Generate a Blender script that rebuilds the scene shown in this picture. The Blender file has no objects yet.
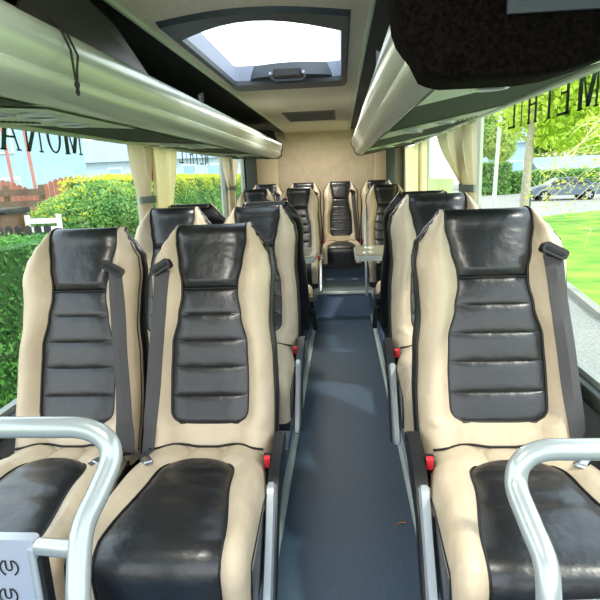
import bpy, bmesh, math, random
from mathutils import Vector, Matrix
random.seed(7)
PI = math.pi
scn = bpy.context.scene
COL = scn.collection

# ------------------------------------------------------------------ materials
def lin(c):
    c = c / 255.0
    return c / 12.92 if c <= 0.04045 else ((c + 0.055) / 1.055) ** 2.4
def rgb(r, g, b):
    return (lin(r), lin(g), lin(b), 1.0)

def mat(name, col, rough=0.5, metal=0.0, bump=0.0, bscale=40.0, var=0.0, vscale=6.0, spec=0.5, coat=0.0, col2=None, trans=0.0, detail=4.0, stretch=None):
    m = bpy.data.materials.new(name)
    m.use_nodes = True
    nt = m.node_tree
    b = nt.nodes['Principled BSDF']
    b.inputs['Base Color'].default_value = col
    b.inputs['Roughness'].default_value = rough
    b.inputs['Metallic'].default_value = metal
    b.inputs['Specular IOR Level'].default_value = spec
    b.inputs['Coat Weight'].default_value = coat
    b.inputs['Coat Roughness'].default_value = 0.15
    tc = nt.nodes.new('ShaderNodeTexCoord')
    src = tc.outputs['Object']
    if stretch:
        mp = nt.nodes.new('ShaderNodeMapping')
        mp.inputs['Scale'].default_value = stretch
        nt.links.new(src, mp.inputs['Vector'])
        src = mp.outputs['Vector']
    if var > 0 or col2 is not None:
        n = nt.nodes.new('ShaderNodeTexNoise')
        n.inputs['Scale'].default_value = vscale
        n.inputs['Detail'].default_value = detail
        nt.links.new(src, n.inputs['Vector'])
        r = nt.nodes.new('ShaderNodeValToRGB')
        r.color_ramp.elements[0].position = 0.35
        r.color_ramp.elements[1].position = 0.65
        c2 = col2 if col2 is not None else tuple(min(1, x * (1 + var)) for x in col[:3]) + (1,)
        c1 = col if col2 is not None else tuple(x * (1 - var) for x in col[:3]) + (1,)
        r.color_ramp.elements[0].color = c1
        r.color_ramp.elements[1].color = c2
        nt.links.new(n.outputs['Fac'], r.inputs['Fac'])
        nt.links.new(r.outputs['Color'], b.inputs['Base Color'])
    if bump > 0:
        n2 = nt.nodes.new('ShaderNodeTexNoise')
        n2.inputs['Scale'].default_value = bscale
        n2.inputs['Detail'].default_value = 3.0
        nt.links.new(src, n2.inputs['Vector'])
        bp = nt.nodes.new('ShaderNodeBump')
        bp.inputs['Strength'].default_value = bump
        bp.inputs['Distance'].default_value = 0.01
        nt.links.new(n2.outputs['Fac'], bp.inputs['Height'])
        nt.links.new(bp.outputs['Normal'], b.inputs['Normal'])
    if trans > 0:
        t = nt.nodes.new('ShaderNodeBsdfTranslucent')
        t.inputs['Color'].default_value = col
        mx = nt.nodes.new('ShaderNodeMixShader')
        mx.inputs['Fac'].default_value = trans
        out = nt.nodes['Material Output']
        if col2 is not None or var > 0:
            nt.links.new(r.outputs['Color'], t.inputs['Color'])
        nt.links.new(b.outputs[0], mx.inputs[1])
        nt.links.new(t.outputs[0], mx.inputs[2])
        nt.links.new(mx.outputs[0], out.inputs['Surface'])
    return m

def glass_mat(name, tint=(0.97, 1.0, 0.98, 1), gl=0.06):
    m = bpy.data.materials.new(name)
    m.use_nodes = True
    nt = m.node_tree
    nt.nodes.remove(nt.nodes['Principled BSDF'])
    t = nt.nodes.new('ShaderNodeBsdfTransparent')
    t.inputs['Color'].default_value = tint
    g = nt.nodes.new('ShaderNodeBsdfGlossy')
    g.inputs['Roughness'].default_value = 0.02
    mx = nt.nodes.new('ShaderNodeMixShader')
    mx.inputs['Fac'].default_value = gl
    nt.links.new(t.outputs[0], mx.inputs[1])
    nt.links.new(g.outputs[0], mx.inputs[2])
    nt.links.new(mx.outputs[0], nt.nodes['Material Output'].inputs['Surface'])
    return m

M = {}
M['cream'] = mat('cream_leather', rgb(203, 185, 159), 0.42, bump=0.9, bscale=13, var=0.05, vscale=9)
M['black'] = mat('black_leather', rgb(19, 20, 24), 0.36, bump=0.45, bscale=16, spec=0.8, coat=0.15)
M['piping'] = mat('dark_piping', rgb(20, 20, 22), 0.5)
M['shell'] = mat('black_shell', rgb(20, 21, 22), 0.35, bump=0.1, bscale=60)
M['belt'] = mat('belt_webbing', rgb(74, 72, 74), 0.75, bump=0.3, bscale=300)
M['plastic'] = mat('black_plastic', rgb(26, 26, 28), 0.4)
M['red'] = mat('red_plastic', rgb(225, 50, 60), 0.35)
M['chrome'] = mat('chrome', rgb(210, 212, 215), 0.2, metal=1.0)
M['silver'] = mat('silver_paint', rgb(186, 194, 200), 0.32, metal=0.35, coat=0.3)
M['rail'] = mat('pearl_silver_paint', rgb(176, 186, 188), 0.24, metal=0.35, coat=0.5)
M['panel'] = mat('silver_panel_paint', rgb(196, 204, 218), 0.3, metal=0.4, coat=0.3)
M['rack'] = mat('brushed_aluminium_rack', rgb(202, 212, 202), 0.30, metal=0.45, bump=0.03, bscale=8, stretch=(1, 0.02, 1))
M['underside'] = mat('rack_underside_grey', rgb(204, 214, 194), 0.5)
M['darkpanel'] = mat('dark_grey_fabric_panel', rgb(58, 66, 56), 0.85, bump=0.2, bscale=150)
M['capfabric'] = mat('dark_speckled_carpet', rgb(3, 2, 2), 0.98, bump=0.6, bscale=220, col2=rgb(20, 15, 14), vscale=120, spec=0.08)
M['cavity'] = mat('dark_rack_lining', rgb(24, 26, 25), 0.6, bump=0.3, bscale=120, var=0.5, vscale=30)
M['smoke'] = mat('smoked_bracket', rgb(30, 31, 26), 0.45, spec=0.4, var=0.25, vscale=7)
M['ceiling'] = mat('beige_ceiling_fabric', rgb(226, 214, 196), 0.95, bump=0.5, bscale=180, var=0.06, vscale=60)
M['rearwall'] = mat('beige_rear_wall', rgb(206, 188, 160), 0.85, bump=0.3, bscale=160, var=0.06, vscale=14)
M['rearside'] = mat('pale_beige_rear_panel', rgb(214, 196, 160), 0.8)
M['wall'] = mat('grey_wall_trim', rgb(120, 122, 118), 0.7)
M['trimlight'] = mat('pale_trim', rgb(200, 210, 190), 0.4)
M['frame'] = mat('grey_window_frame', rgb(150, 156, 150), 0.5)
M['darktrim'] = mat('dark_window_seal', rgb(34, 44, 42), 0.5)
M['hatch'] = mat('dark_grey_hatch_plastic', rgb(64, 72, 80), 0.5, bump=0.1, bscale=100)
M['hatchin'] = mat('blue_grey_hatch_reveal', rgb(150, 160, 182), 0.5)
M['ventgrey'] = mat('grey_vent', rgb(122, 118, 112), 0.7)
M['floor'] = mat('blue_grey_vinyl_floor', rgb(62, 84, 104), 0.42, bump=0.25, bscale=120, var=0.10, vscale=90, spec=0.5)
M['plinth'] = mat('blue_plinth_vinyl', rgb(98, 120, 150), 0.5, bump=0.1, bscale=100)
M['stepedge'] = mat('aluminium_edge', rgb(206, 216, 214), 0.4, metal=0.2)
M['curtain'] = mat('cream_curtain', rgb(234, 220, 190), 0.8, bump=0.2, bscale=90, trans=0.45)
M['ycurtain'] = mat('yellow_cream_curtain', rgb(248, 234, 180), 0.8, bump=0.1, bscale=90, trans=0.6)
M['dcurtain'] = mat('dark_green_grey_curtain', rgb(56, 64, 56), 0.85, bump=0.1)
M['sheer'] = mat('sheer_blind', rgb(214, 224, 170), 0.8, trans=0.6)
M['tie'] = mat('grey_tie_band', rgb(112, 124, 116), 0.7)
M['redband'] = mat('orange_red_strap', rgb(214, 84, 46), 0.6)
M['table'] = mat('beige_grey_table_top', rgb(150, 148, 130), 0.3, coat=0.3)
M['darkinset'] = mat('dark_brown_inset', rgb(52, 44, 42), 0.4)
M['letter'] = mat('dark_green_vinyl_lettering', rgb(52, 84, 74), 0.5)
M['glass'] = glass_mat('window_glass')
M['hglass'] = glass_mat('hatch_glass', (0.98, 0.99, 1, 1), 0.04)
M['cord'] = mat('black_cord', rgb(14, 14, 14), 0.7)
M['scrap'] = mat('orange_scrap', rgb(224, 140, 84), 0.8)
M['tread'] = mat('grey_step_tread', rgb(130, 144, 150), 0.5, bump=0.2, bscale=120)
# outdoors
M['asphalt'] = mat('light_asphalt', rgb(124, 126, 120), 0.9, bump=0.4, bscale=60, col2=rgb(156, 157, 148), vscale=25)
M['road'] = mat('pale_road', rgb(150, 148, 140), 0.9, var=0.06, vscale=3)
M['lawn'] = mat('sunlit_lawn', rgb(84, 138, 30), 0.9, bump=0.3, bscale=30, col2=rgb(144, 188, 52), vscale=1.1, detail=12)
M['kerb'] = mat('kerb_stone', rgb(150, 148, 138), 0.8)
M['earth'] = mat('garden_ground', rgb(116, 118, 84), 0.95, var=0.2, vscale=2)
M['leaf'] = mat('green_leaf', rgb(86, 142, 70), 0.6, col2=rgb(146, 190, 100), vscale=3.0, trans=0.35, detail=8)
M['leafnear'] = mat('bright_green_hedge_leaf', rgb(56, 128, 48), 0.6, col2=rgb(120, 182, 84), vscale=7.0, trans=0.35, detail=8)
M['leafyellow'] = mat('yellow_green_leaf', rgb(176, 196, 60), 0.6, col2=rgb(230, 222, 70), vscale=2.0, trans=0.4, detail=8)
M['leaflime'] = mat('lime_tree_leaf', rgb(186, 214, 66), 0.6, col2=rgb(226, 236, 110), vscale=1.2, trans=0.55, detail=6)
M['leafpale'] = mat('pale_green_tree_leaf', rgb(170, 202, 124), 0.6, col2=rgb(216, 230, 140), vscale=0.9, trans=0.6, detail=6)
M['hedgecore'] = mat('hedge_core', rgb(52, 96, 42), 0.9, bump=0.8, bscale=12)
M['bark'] = mat('pale_bark', rgb(170, 162, 140), 0.9, bump=0.4, bscale=30, var=0.15, vscale=8)
M['twig'] = mat('pale_yellow_twig', rgb(214, 204, 156), 0.8)
M['housewall'] = mat('pale_blue_render', rgb(158, 188, 206), 0.9, var=0.03, vscale=1)
M['housewall2'] = mat('white_render', rgb(186, 206, 216), 0.9)
M['roof'] = mat('pale_slate_roof', rgb(140, 158, 176), 0.8, var=0.08, vscale=6)
M['pane'] = mat('blue_window_pane', rgb(150, 186, 210), 0.2)
M['redfence'] = mat('reddish_timber', rgb(156, 92, 74), 0.8, var=0.15, vscale=6)
M['brownfence'] = mat('brown_timber', rgb(96, 78, 64), 0.85, var=0.12, vscale=6)
M['darkfence'] = mat('dark_weathered_timber', rgb(44, 47, 46), 0.85, var=0.15, vscale=6)
M['bin'] = mat('brown_bin_plastic', rgb(104, 80, 60), 0.5)
M['white'] = mat('white_paint', rgb(232, 236, 232), 0.6)
M['carpaint'] = mat('blue_grey_car_paint', rgb(76, 92, 108), 0.25, metal=0.3, coat=0.6)
M['carglass'] = mat('dark_car_glass', rgb(40, 50, 56), 0.1)
M['tyre'] = mat('tyre_rubber', rgb(24, 24, 26), 0.8)
M['post'] = mat('dark_green_post', rgb(44, 76, 52), 0.6)
M['pole'] = mat('white_grey_pole', rgb(214, 220, 214), 0.5)
M['terracotta'] = mat('salmon_pole_paint', rgb(176, 116, 104), 0.7)

# ------------------------------------------------------------------ mesh helpers
class MB:
    def __init__(s):
        s.v, s.f = [], []
    def add(s, vs, fs):
        o = len(s.v)
        s.v += [tuple(p) for p in vs]
        s.f += [tuple(i + o for i in f) for f in fs]
        return s
    def box(s, x0, x1, y0, y1, z0, z1, mtx=None):
        vs = [(x, y, z) for z in (z0, z1) for y in (y0, y1) for x in (x0, x1)]
        if mtx: vs = [tuple(mtx @ Vector(p)) for p in vs]
        return s.add(vs, [(0, 2, 3, 1), (4, 5, 7, 6), (0, 1, 5, 4), (2, 6, 7, 3), (0, 4, 6, 2), (1, 3, 7, 5)])
    def rbox(s, x0, x1, y0, y1, z0, z1, r=0.01, n=3, axis='y'):
        """box with rounded edges along one axis: a rounded rectangle extruded"""
        def rr(a0, a1, b0, b1):
            pts = []
            for (ca, cb, st) in ((a1 - r, b1 - r, 0), (a0 + r, b1 - r, 1), (a0 + r, b0 + r, 2), (a1 - r, b0 + r, 3)):
                for k in range(n + 1):
                    t = (st + k / n) * PI / 2
                    pts.append((ca + r * math.cos(t), cb + r * math.sin(t)))
            return pts
        if axis == 'y':
            p = rr(x0, x1, z0, z1); A = [(a, y0, b) for a, b in p]; B = [(a, y1, b) for a, b in p]
        elif axis == 'z':
            p = rr(x0, x1, y0, y1); A = [(a, b, z0) for a, b in p]; B = [(a, b, z1) for a, b in p]
        else:
            p = rr(y0, y1, z0, z1); A = [(x0, a, b) for a, b in p]; B = [(x1, a, b) for a, b in p]
        k = len(p)
        fs = [(i, (i + 1) % k, k + (i + 1) % k, k + i) for i in range(k)] + [tuple(reversed(range(k))), tuple(range(k, 2 * k))]
        return s.add(A + B, fs)
    def tube(s, pts, r, n=10, caps=True):
        pts = [Vector(p) for p in pts]
        rs = r if isinstance(r, (list, tuple)) else [r] * len(pts)
        rings = []
        up = None
        for i, p in enumerate(pts):
            t = (pts[min(i + 1, len(pts) - 1)] - pts[max(i - 1, 0)])
            if t.length < 1e-9: t = Vector((0, 0, 1))
            t.normalize()
            if up is None:
                up = Vector((0, 0, 1)) if abs(t.z) < 0.9 else Vector((0, 1, 0))
            a = (up - t * up.dot(t))
            if a.length < 1e-6: a = t.orthogonal()
            a.normalize(); b = t.cross(a); up = a
            rings.append([p + (a * math.cos(2 * PI * k / n) + b * math.sin(2 * PI * k / n)) * rs[i] for k in range(n)])
        vs = [q for rg in rings for q in rg]
        fs = []
        for i in range(len(rings) - 1):
            for k in range(n):
                fs.append((i * n + k, i * n + (k + 1) % n, (i + 1) * n + (k + 1) % n, (i + 1) * n + k))
        if caps:
            fs.append(tuple(reversed(range(n)))); fs.append(tuple(range((len(rings) - 1) * n, len(rings) * n)))
        return s.add(vs, fs)
    def loft(s, rows, closed=False, cap0=False, cap1=False):
        n = len(rows[0])
        vs = [p for r in rows for p in r]
        fs = []
        for i in range(len(rows) - 1):
            for k in range(n if closed else n - 1):
                fs.append((i * n + k, i * n + (k + 1) % n, (i + 1) * n + (k + 1) % n, (i + 1) * n + k))
        if cap0: fs.append(tuple(reversed(range(n))))
        if cap1: fs.append(tuple(range((len(rows) - 1) * n, len(rows) * n)))
        return s.add(vs, fs)
    def disc(s, c, r, axis='z', n=20, ry=None):
        ry = ry or r
        vs = []
        for k in range(n):
            a, b = r * math.cos(2 * PI * k / n), ry * math.sin(2 * PI * k / n)
            vs.append((c[0] + a, c[1] + b, c[2]) if axis == 'z' else (c[0], c[1] + a, c[2] + b) if axis == 'x' else (c[0] + a, c[1], c[2] + b))
        return s.add(vs, [tuple(range(n))])
    def cyl(s, p0, p1, r, n=16, r1=None):
        return s.tube([p0, p1], [r, r if r1 is None else r1], n)
    def build(s, name, m, parent=None, smooth=True, angle=40, weld=False):
        me = bpy.data.meshes.new(name)
        me.from_pydata(s.v, [], s.f)
        if weld:
            bm = bmesh.new(); bm.from_mesh(me)
            bmesh.ops.remove_doubles(bm, verts=bm.verts, dist=1e-4)
            bmesh.ops.recalc_face_normals(bm, faces=bm.faces)
            bm.to_mesh(me); bm.free()
        me.validate()
        me.materials.append(m)
        o = bpy.data.objects.new(name, me)
        COL.objects.link(o)
        if parent: o.parent = parent
        if smooth:
            me.polygons.foreach_set('use_smooth', [True] * len(me.polygons))
            try:
                me.set_sharp_from_angle(angle=math.radians(angle))
            except Exception:
                pass
        me.update()
        return o

def tag(o, label, cat, group=None, kind=None):
    if label: o['label'] = label
    if cat: o['category'] = cat
    if group: o['group'] = group
    if kind: o['kind'] = kind
    return o
def empty(name, loc=(0, 0, 0), rz=0.0):
    o = bpy.data.objects.new(name, None)
    o.empty_display_size = 0.1
    COL.objects.link(o)
    o.location = loc; o.rotation_euler = (0, 0, rz)
    return o
def struct(o):
    o['kind'] = 'structure'
    return o
def copy_tree(o, parent=None):
    c = o.copy(); COL.objects.link(c)
    if parent: c.parent = parent
    for ch in list(o.children):
        copy_tree(ch, c)
    return c

# ------------------------------------------------------------------ camera
CAM_Z = 1.42
R = [[0.9965104396164299, -0.08066551793936598, 0.021448029071301687],
     [0.07373850266184015, 0.9711900350583828, 0.2266110081802893],
     [-0.03910980645131563, -0.22423868983489706, 0.9737491632964156]]
cd = bpy.data.cameras.new('camera')
cd.sensor_width = 36; cd.lens = 540 / 600 * 36; cd.clip_start = 0.02; cd.clip_end = 400
cam = bpy.data.objects.new('camera', cd)
COL.objects.link(cam)
cam.matrix_world = Matrix(((R[0][0], R[0][2], -R[0][1], 0), (R[1][0], R[1][2], -R[1][1], 0), (R[2][0], R[2][2], -R[2][1], CAM_Z), (0, 0, 0, 1)))
scn.camera = cam

# ------------------------------------------------------------------ seats
def interp(tab, t):
    if t <= tab[0][0]: return tab[0][1]
    for (a, va), (b, vb) in zip(tab, tab[1:]):
        if t <= b:
            u = (t - a) / (b - a)
            u = u * u * (3 - 2 * u) if True else u
            return va + (vb - va) * u
    return tab[-1][1]
ZJ = 0.56                          # height where back meets cushion
W_T = [(-.04, .208), (0, .211), (.14, .213), (.28, .208), (.40, .197), (.48, .200), (.55, .205), (.605, .196), (.645, .172), (.68, .147), (.72, .128), (.80, .115)]
w_T = [(.0, .124), (.22, .128), (.33, .124), (.42, .104), (.488, .093), (.52, .094), (.59, .108), (.66, .120), (.72, .118), (.80, .108)]
SEAMS = [.090, .172, .258, .342, .426, .508]
def prof(t):
    """spine of the back: (y, z) local; top rolls over to the rear"""
    tr = .662
    if t <= tr:
        u = t / tr
        return (.255 * u + .012 * math.sin(u * PI * 2), ZJ + t)
    a = (t - tr) / .14 * PI * .78
    r = .048
    return (.255 + r * (1 - math.cos(a)), ZJ + tr + r * math.sin(a))
def ww(t):
    w = interp(w_T, t)
    t0, rr = .089, .040
    if t < t0 + rr:
        k = max(0.0, 1 - ((t0 + rr - t) / rr) ** 2)
        w = w - rr * (1 - math.sqrt(k))
    return w
def wing_f(q, t):
    bol = interp([(-.05, .045), (.05, .05), (.3, .058), (.45, .050), (.56, .062), (.64, .045), (.70, .012), (.8, .0)], t)
    edge = interp([(.56, .05), (.74, .02)], t)
    if q < .5:
        return -bol * math.sin(PI * q) 
    k = (q - .5) / .5
    return -bol + (bol + edge) * (1 - math.sqrt(max(0, 1 - k * k)))
def cen_f(s, t):
    """s in -1..1 across the black centre; negative = toward the sitter"""
    e = (1 - abs(s) ** 5)
    if t >= SEAMS[-1]:
        v = min(1, (t - SEAMS[-1]) / .03); v2 = min(1, max(0, .80 - t) / .02)
        return -.022 * e * math.sqrt(v) + .004 * (1 - v) 
    if t <= SEAMS[0]: return 0
    for a, b in zip(SEAMS, SEAMS[1:]):
        if t <= b:
            u = (t - a) / (b - a)
            return -e * (  .003 + .0065 * (1 - abs(2 * u - 1) ** 6))
    return 0
def surf(x, t):
    w, W = ww(t), interp(W_T, t)
    y, z = prof(t)
    ax = abs(x)
    if ax <= w: f = cen_f(x / max(w, 1e-6), t)
    else: f = wing_f(min(1, (ax - w) / (W - w)), t)
    return (x, y + f, z)
def surf_b(x, t):
    w, W = ww(max(t, .090)), interp(W_T, t)
    y, z = prof(t); ax = abs(x)
    if ax <= w: return (x, y - .010 * (1 - (x / w) ** 4), z)
    return (x, y + wing_f(min(1, (ax - w) / (W - w)), t), z)
T_ALL = [-.03, -.01] + [i * .0156 for i in range(0, 52)]

def frange(a, b, n): return [a + (b - a) * i / n for i in range(n + 1)]

def build_seat(name, belt, arm, raised=False, opposite=False):
    root = empty(name)
    # cream leather wings and lower band
    mb = MB()
    ts = frange(-.03, .090, 8) + frange(.104, .80, 54)
    for sgn in (-1, 1):
        rows = []
        for t in ts:
            w, W = ww(max(t, .090)), interp(W_T, t)
            y, z = prof(t)
            row = []
            for k in range(11):
                q = k / 10
                x = w + (W - w) * q
                row.append((sgn * x, y + wing_f(q, t), z))
            row.append((sgn * W, y + interp([(.56, .065), (.74, .03)], t), z))
            if sgn < 0: row.reverse()
            rows.append(row)
        mb.loft(rows)
    rows = []
    for t in frange(-.03, .090, 8) + [.09, .10, .112, .124]:
        lo = t <= .090
        y, z = prof(t)
        if lo:
            wf = ww(.090)
            rows.append([(s * wf, y - .010 * (1 - s ** 4), z) for s in frange(-1, 1, 12)])
    mb.loft(rows)
    o = mb.build('backrest', M['cream'], root, angle=70, weld=True)
    # corners between lower band and rounded panel are filled by the panel backing
    mb = MB()
    rows = []
    for t in sorted(set([.090] + frange(.090, .124, 8) + [s + d for s in SEAMS for d in (-.004, 0, .004)] + frange(.13, SEAMS[-1], 36))):
        if t < .090 or t > SEAMS[-1]: continue
        w = ww(t); y, z = prof(t)
        rows.append([(s * w, y + cen_f(s, t), z) for s in frange(-1, 1, 16)])
    mb.loft(rows).build('back_panel', M['black'], root, angle=60)
    mb = MB()
    rows = []
    for t in [SEAMS[-1] + d for d in (0, .002, .006, .012, .02, .03)] + frange(.54, .80, 22):
        w = ww(t); y, z = prof(t)
        rows.append([(s * w, y + cen_f(s, t), z) for s in frange(-1, 1, 16)])
    mb.loft(rows).build('headrest', M['black'], root, angle=60)
    # piping along the border of the black centre
    mb = MB()
    tp = frange(.79, .090, 60)
    path = [(-ww(t), prof(t)[0] - .003, prof(t)[1]) for t in tp] + [(ww(t), prof(t)[0] - .003, prof(t)[1]) for t in reversed(tp)]
    mb.tube(path, .0034, 6)
    y, z = prof(SEAMS[-1])
    mb.tube([(s * ww(SEAMS[-1]), y - .004, z) for s in frange(-1, 1, 8)], .0034, 6)
    for sgn in (-1, 1):
        mb.tube([(sgn * (interp(W_T, t) - .0005), prof(t)[0] + wing_f(.97, t) + .004, prof(t)[1]) for t in frange(.0, .66, 40)], .002, 6)
    mb.build('piping', M['piping'], root)
    # black rear shell
    mb = MB()
    rows = []
    for t in frange(-.14, .80, 40):
        W = interp(W_T, t); y, z = prof(max(t, 0)) if t >= 0 else (prof(0)[0], ZJ + t)
        d = interp([(-.14, .11), (.0, .12), (.4, .115), (.6, .10), (.70, .065), (.80, .012)], t)
        z0 = z - interp([(.6, 0), (.70, .006)], t)
        e0 = interp([(.56, .038), (.74, .012)], t)
        half = [(W + .0, y + e0), (W + .007, y + e0 + .009), (W + .006, y + d * .75), (W * .92, y + d * .94), (W * .75, y + d), (W * .4, y + d * 1.06), (0, y + d * 1.08)]
        row = [(-a, b, z0) for a, b in half] + [(a, b, z0) for a, b in reversed(half[:-1])]
        rows.append(row)
    mb.loft(rows).build('back_shell', M['shell'], root, angle=60)
    # cushion ------------------------------------------------------------
    cs = []                                     # (y, z, normal-ish) rows from back to front
    for u in frange(0, 1, 20): cs.append((.035 - .505 * u, ZJ + .012 + .014 * math.sin(u * PI * .9) + .012 * u, 'top', u))
    for k in range(1, 9):
        a = k / 8 * PI / 2
        cs.append((-.47 - .05 * math.sin(a), ZJ - .030 + .055 * math.cos(a), 'roll', 1))
    for u in frange(.2, 1, 5): cs.append((-.52 + .012 * u, ZJ - .03 - .12 * u, 'face', 1))
    def Wc(u): return interp([(0, .175), (.15, .200), (.5, .212), (1, .215)], u)
    def wc(u):
        b = interp([(.0, .10), (.22, .104), (.45, .116), (1, .150)], u)
        u0, rr = .25, .11
        if u < u0 + rr:
            k = max(0.0, 1 - ((u0 + rr - u) / rr) ** 2)
            b = b - .05 * (1 - math.sqrt(k)) if u > u0 else b - .05
        return b
    def bol(q, kind):
        h = .024
        return h * math.sin(min(1, q / .45) * PI / 2) if q < .45 else h - (h + .045) * (1 - math.sqrt(max(0, 1 - ((q - .45) / .55) ** 2)))
    mb = MB()
    for sgn in (-1, 1):
        rows = []
        for (y, z, kind, u) in cs:
            w, W = wc(u), Wc(u)
            row = []
            for k in range(11):
                q = k / 10; x = w + (W - w) * q
                h = bol(q, kind)
                if kind == 'top': p = (sgn * x, y, z + h)
                elif kind == 'roll':
                    a = math.atan2(-(y + .47), max(1e-6, z - (ZJ - .03))); p = (sgn * x, y - h * .8 * math.sin(a), z + h * math.cos(a))
                else: p = (sgn * x, y - h * .8, z)
                row.append(p)
            last = row[-1]
            row.append((sgn * (W - .004), last[1] + (.02 if kind != 'top' else 0), last[2] - (.05 if kind == 'top' else .0)))
            if sgn > 0: row.reverse()
            rows.append(row)
        mb.loft(rows)
    rows = []
    for (y, z, kind, u) in cs:
        if u <= .251: rows.append([(s * wc(u), y, z + .010 * (1 - s ** 4)) for s in frange(1, -1, 8)])
    mb.loft(rows)
    mb.build('cushion', M['cream'], root, angle=70)
    mb = MB(); rows = []
    css = [c for c in cs if c[3] >= .25]
    extra = []
    for u in frange(.25, .38, 12): extra.append((.035 - .505 * u, ZJ + .012 + .014 * math.sin(u * PI * .9) + .012 * u, 'top', u))
    css = extra + [c for c in css if c[3] > .385]
    for (y, z, kind, u) in css:
        row = []
        for s in frange(1, -1, 16):
            x = s * wc(u); e = 1 - abs(s) ** 5
            rib = 1 - .7 * math.exp(-((u - .42) / .018) ** 2) - .7 * math.exp(-((u - .66) / .018) ** 2) if kind == 'top' else 1
            h = .014 * e * rib
            if kind == 'top': p = (x, y, z + h)
            elif kind == 'roll':
                a = math.atan2(-(y + .47), max(1e-6, z - (ZJ - .03))); p = (x, y - h * math.sin(a), z + h * math.cos(a))
            else: p = (x, y - h, z)
            row.append(p)
        rows.append(row)
    mb.loft(rows).build('cushion_insert', M['black'], root, angle=60)
    mb = MB()
    side = [(wc(u), y, z + .002) if kind == 'top' else (wc(u), y - .002, z + .001) for (y, z, kind, u) in css]
    mb.tube([(-x, y, z) for x, y, z in reversed(side)] + side, .003, 6)
    for sgn in (-1, 1):
        mb.tube([(sgn * Wc(u), y, z + bol(1, kind)) for (y, z, kind, u) in cs if kind == 'top'] + [(sgn * Wc(1), -.482, .535), (sgn * Wc(1), -.489, .48), (sgn * Wc(1), -.490, .42)], .003, 6)
    def cush_z(x, y):
        u = min(1, max(0, (.035 - y) / .505)); w, W = wc(u), Wc(u); z = ZJ + .012 + .014 * math.sin(u * PI * .9) + .012 * u
        return z + (.010 if abs(x) <= w else max(.010 * (u <= .25), bol(min(1, (abs(x) - w) / (W - w)), 'top')))
    seam = []
    for s in frange(-1, 1, 24):
        x = s * .192; best = min(frange(-.03, .10, 65), key=lambda t: abs(surf_b(x, t)[2] - cush_z(x, surf_b(x, t)[1])))
        p = surf_b(x, best); seam.append((x, p[1] - .004 - .004 * abs(s), p[2] + .002 + .003 * abs(s)))
    seam = [tuple(sum(seam[min(len(seam) - 1, max(0, i + d))][c] for d in (-2, -1, 0, 1, 2)) / 5 for c in range(3)) for i in range(len(seam))]
    mb.tube(seam, .004, 6)
    mb.build('cushion_piping', M['piping'], root)
    # black skirt, frame and legs under the cushion
    mb = MB()
    rows = []
    for y, zt, hw_ in ((.06, .55, .178), (-.05, .55, .203), (-.25, .555, .211), (-.44, .545, .2125), (-.478, .50, .2125), (-.49, .45, .21)):
        rows.append([(-hw_ + .004, y, .36), (-hw_, y, zt), (hw_, y, zt), (hw_ - .004, y, .36)])
    mb.loft(rows, closed=True, cap0=True, cap1=True).build('seat_skirt', M['shell'], root, smooth=False)
    mb = MB().rbox(-.19, .19, -.40, .06, .335, .365, .012)
    mb.build('seat_frame', M['plastic'], root)
    for sx in (-.14, .14):
        mb = MB().rbox(sx - .022, sx + .022, -.30, -.02, .20, .345, .008)
        mb.box(sx - .035, sx + .035, -.36, .03, .20, .215)
        mb.build('leg', M['silver'], root, smooth=False)
    # belt on the wing
    if belt:
        mb = MB()
        rows = []
        t_top, t_bot = .575, .01
        for t in frange(t_bot, t_top, 26):
            u = (t - t_bot) / (t_top - t_bot)
            xc = belt * (.190 + (.146 - .190) * u)
            p = [surf(xc + d * belt, t) for d in (-.0235, 0, .0235)]
            W = interp(W_T, t)
            yy = [min(q[1], p[1][1] + .012) - .010 for q in p]
            rows.append([(xc + d * belt, y_, p[1][2]) for d, y_ in zip((-.0235, 0, .0235), yy)])
        # lower run to the buckle side of the seat
        a = rows[0]
        low = [(x - belt * .0, y - .035, z - .004 + .025) for x, y, z in a]
        rows = [[(x + belt * .008, y - .085, z + .052) for x, y, z in a]] + [low] + rows
        back = [[(x, y + .004, z) for x, y, z in r] for r in rows]
        mb.loft(rows); mb.loft([list(reversed(r)) for r in back])
        mb.build('seat_belt', M['belt'], root)
        x0 = belt * .144; s = surf(x0, .575)
        mt = Matrix.Translation(Vector((x0, s[1] - .018, ZJ + .588))) @ Matrix.Rotation(belt * math.radians(30), 4, 'Y') @ Matrix.Rotation(math.radians(-16), 4, 'X')
        g = MB()
        g.rbox(-.036, .036, -.010, .016, -.015, .017, .010)
        g.v = [tuple(mt @ Vector(p)) for p in g.v]
        gd = g.build('belt_guide', M['plastic'], root)
        g = MB().rbox(-.027, .027, -.0135, -.009, -.006, .004, .004)
        g.v = [tuple(mt @ Vector(p)) for p in g.v]
        g.build('slot', M['cord'], gd)
        x0 = belt * .158
        g = MB()
        mt2 = Matrix.Translation(Vector((x0 - belt * .004, -.128, ZJ + .052))) @ Matrix.Rotation(belt * math.radians(-35), 4, 'Z')
        g.rbox(-.016, .016, -.018, .014, -.003, .005, .003); g.box(-.012, .012, -.034, -.016, -.001, .002)
        g.v = [tuple(mt2 @ Vector(p)) for p in g.v]
        g.build('belt_tongue', M['chrome'], root)
    bs = arm if arm else -belt
    g = MB()
    mt = Matrix.Translation(Vector((bs * .204, -.085, ZJ + .012))) @ Matrix.Rotation(math.radians(18), 4, 'X')
    g.rbox(-.010, .013, -.014, .014, -.05, .038, .006, axis='z')
    g.v = [tuple(mt @ Vector(p)) for p in g.v]
    bk = g.build('buckle', M['plastic'], root)
    g = MB().rbox(-.0075, .0105, -.0165, .0, .006, .042, .004, axis='z')
    g.v = [tuple(mt @ Vector(p)) for p in g.v]
    rb = g.build('release_button', M['red'], bk)
    rb['label'] = 'red buckle release button'
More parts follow.
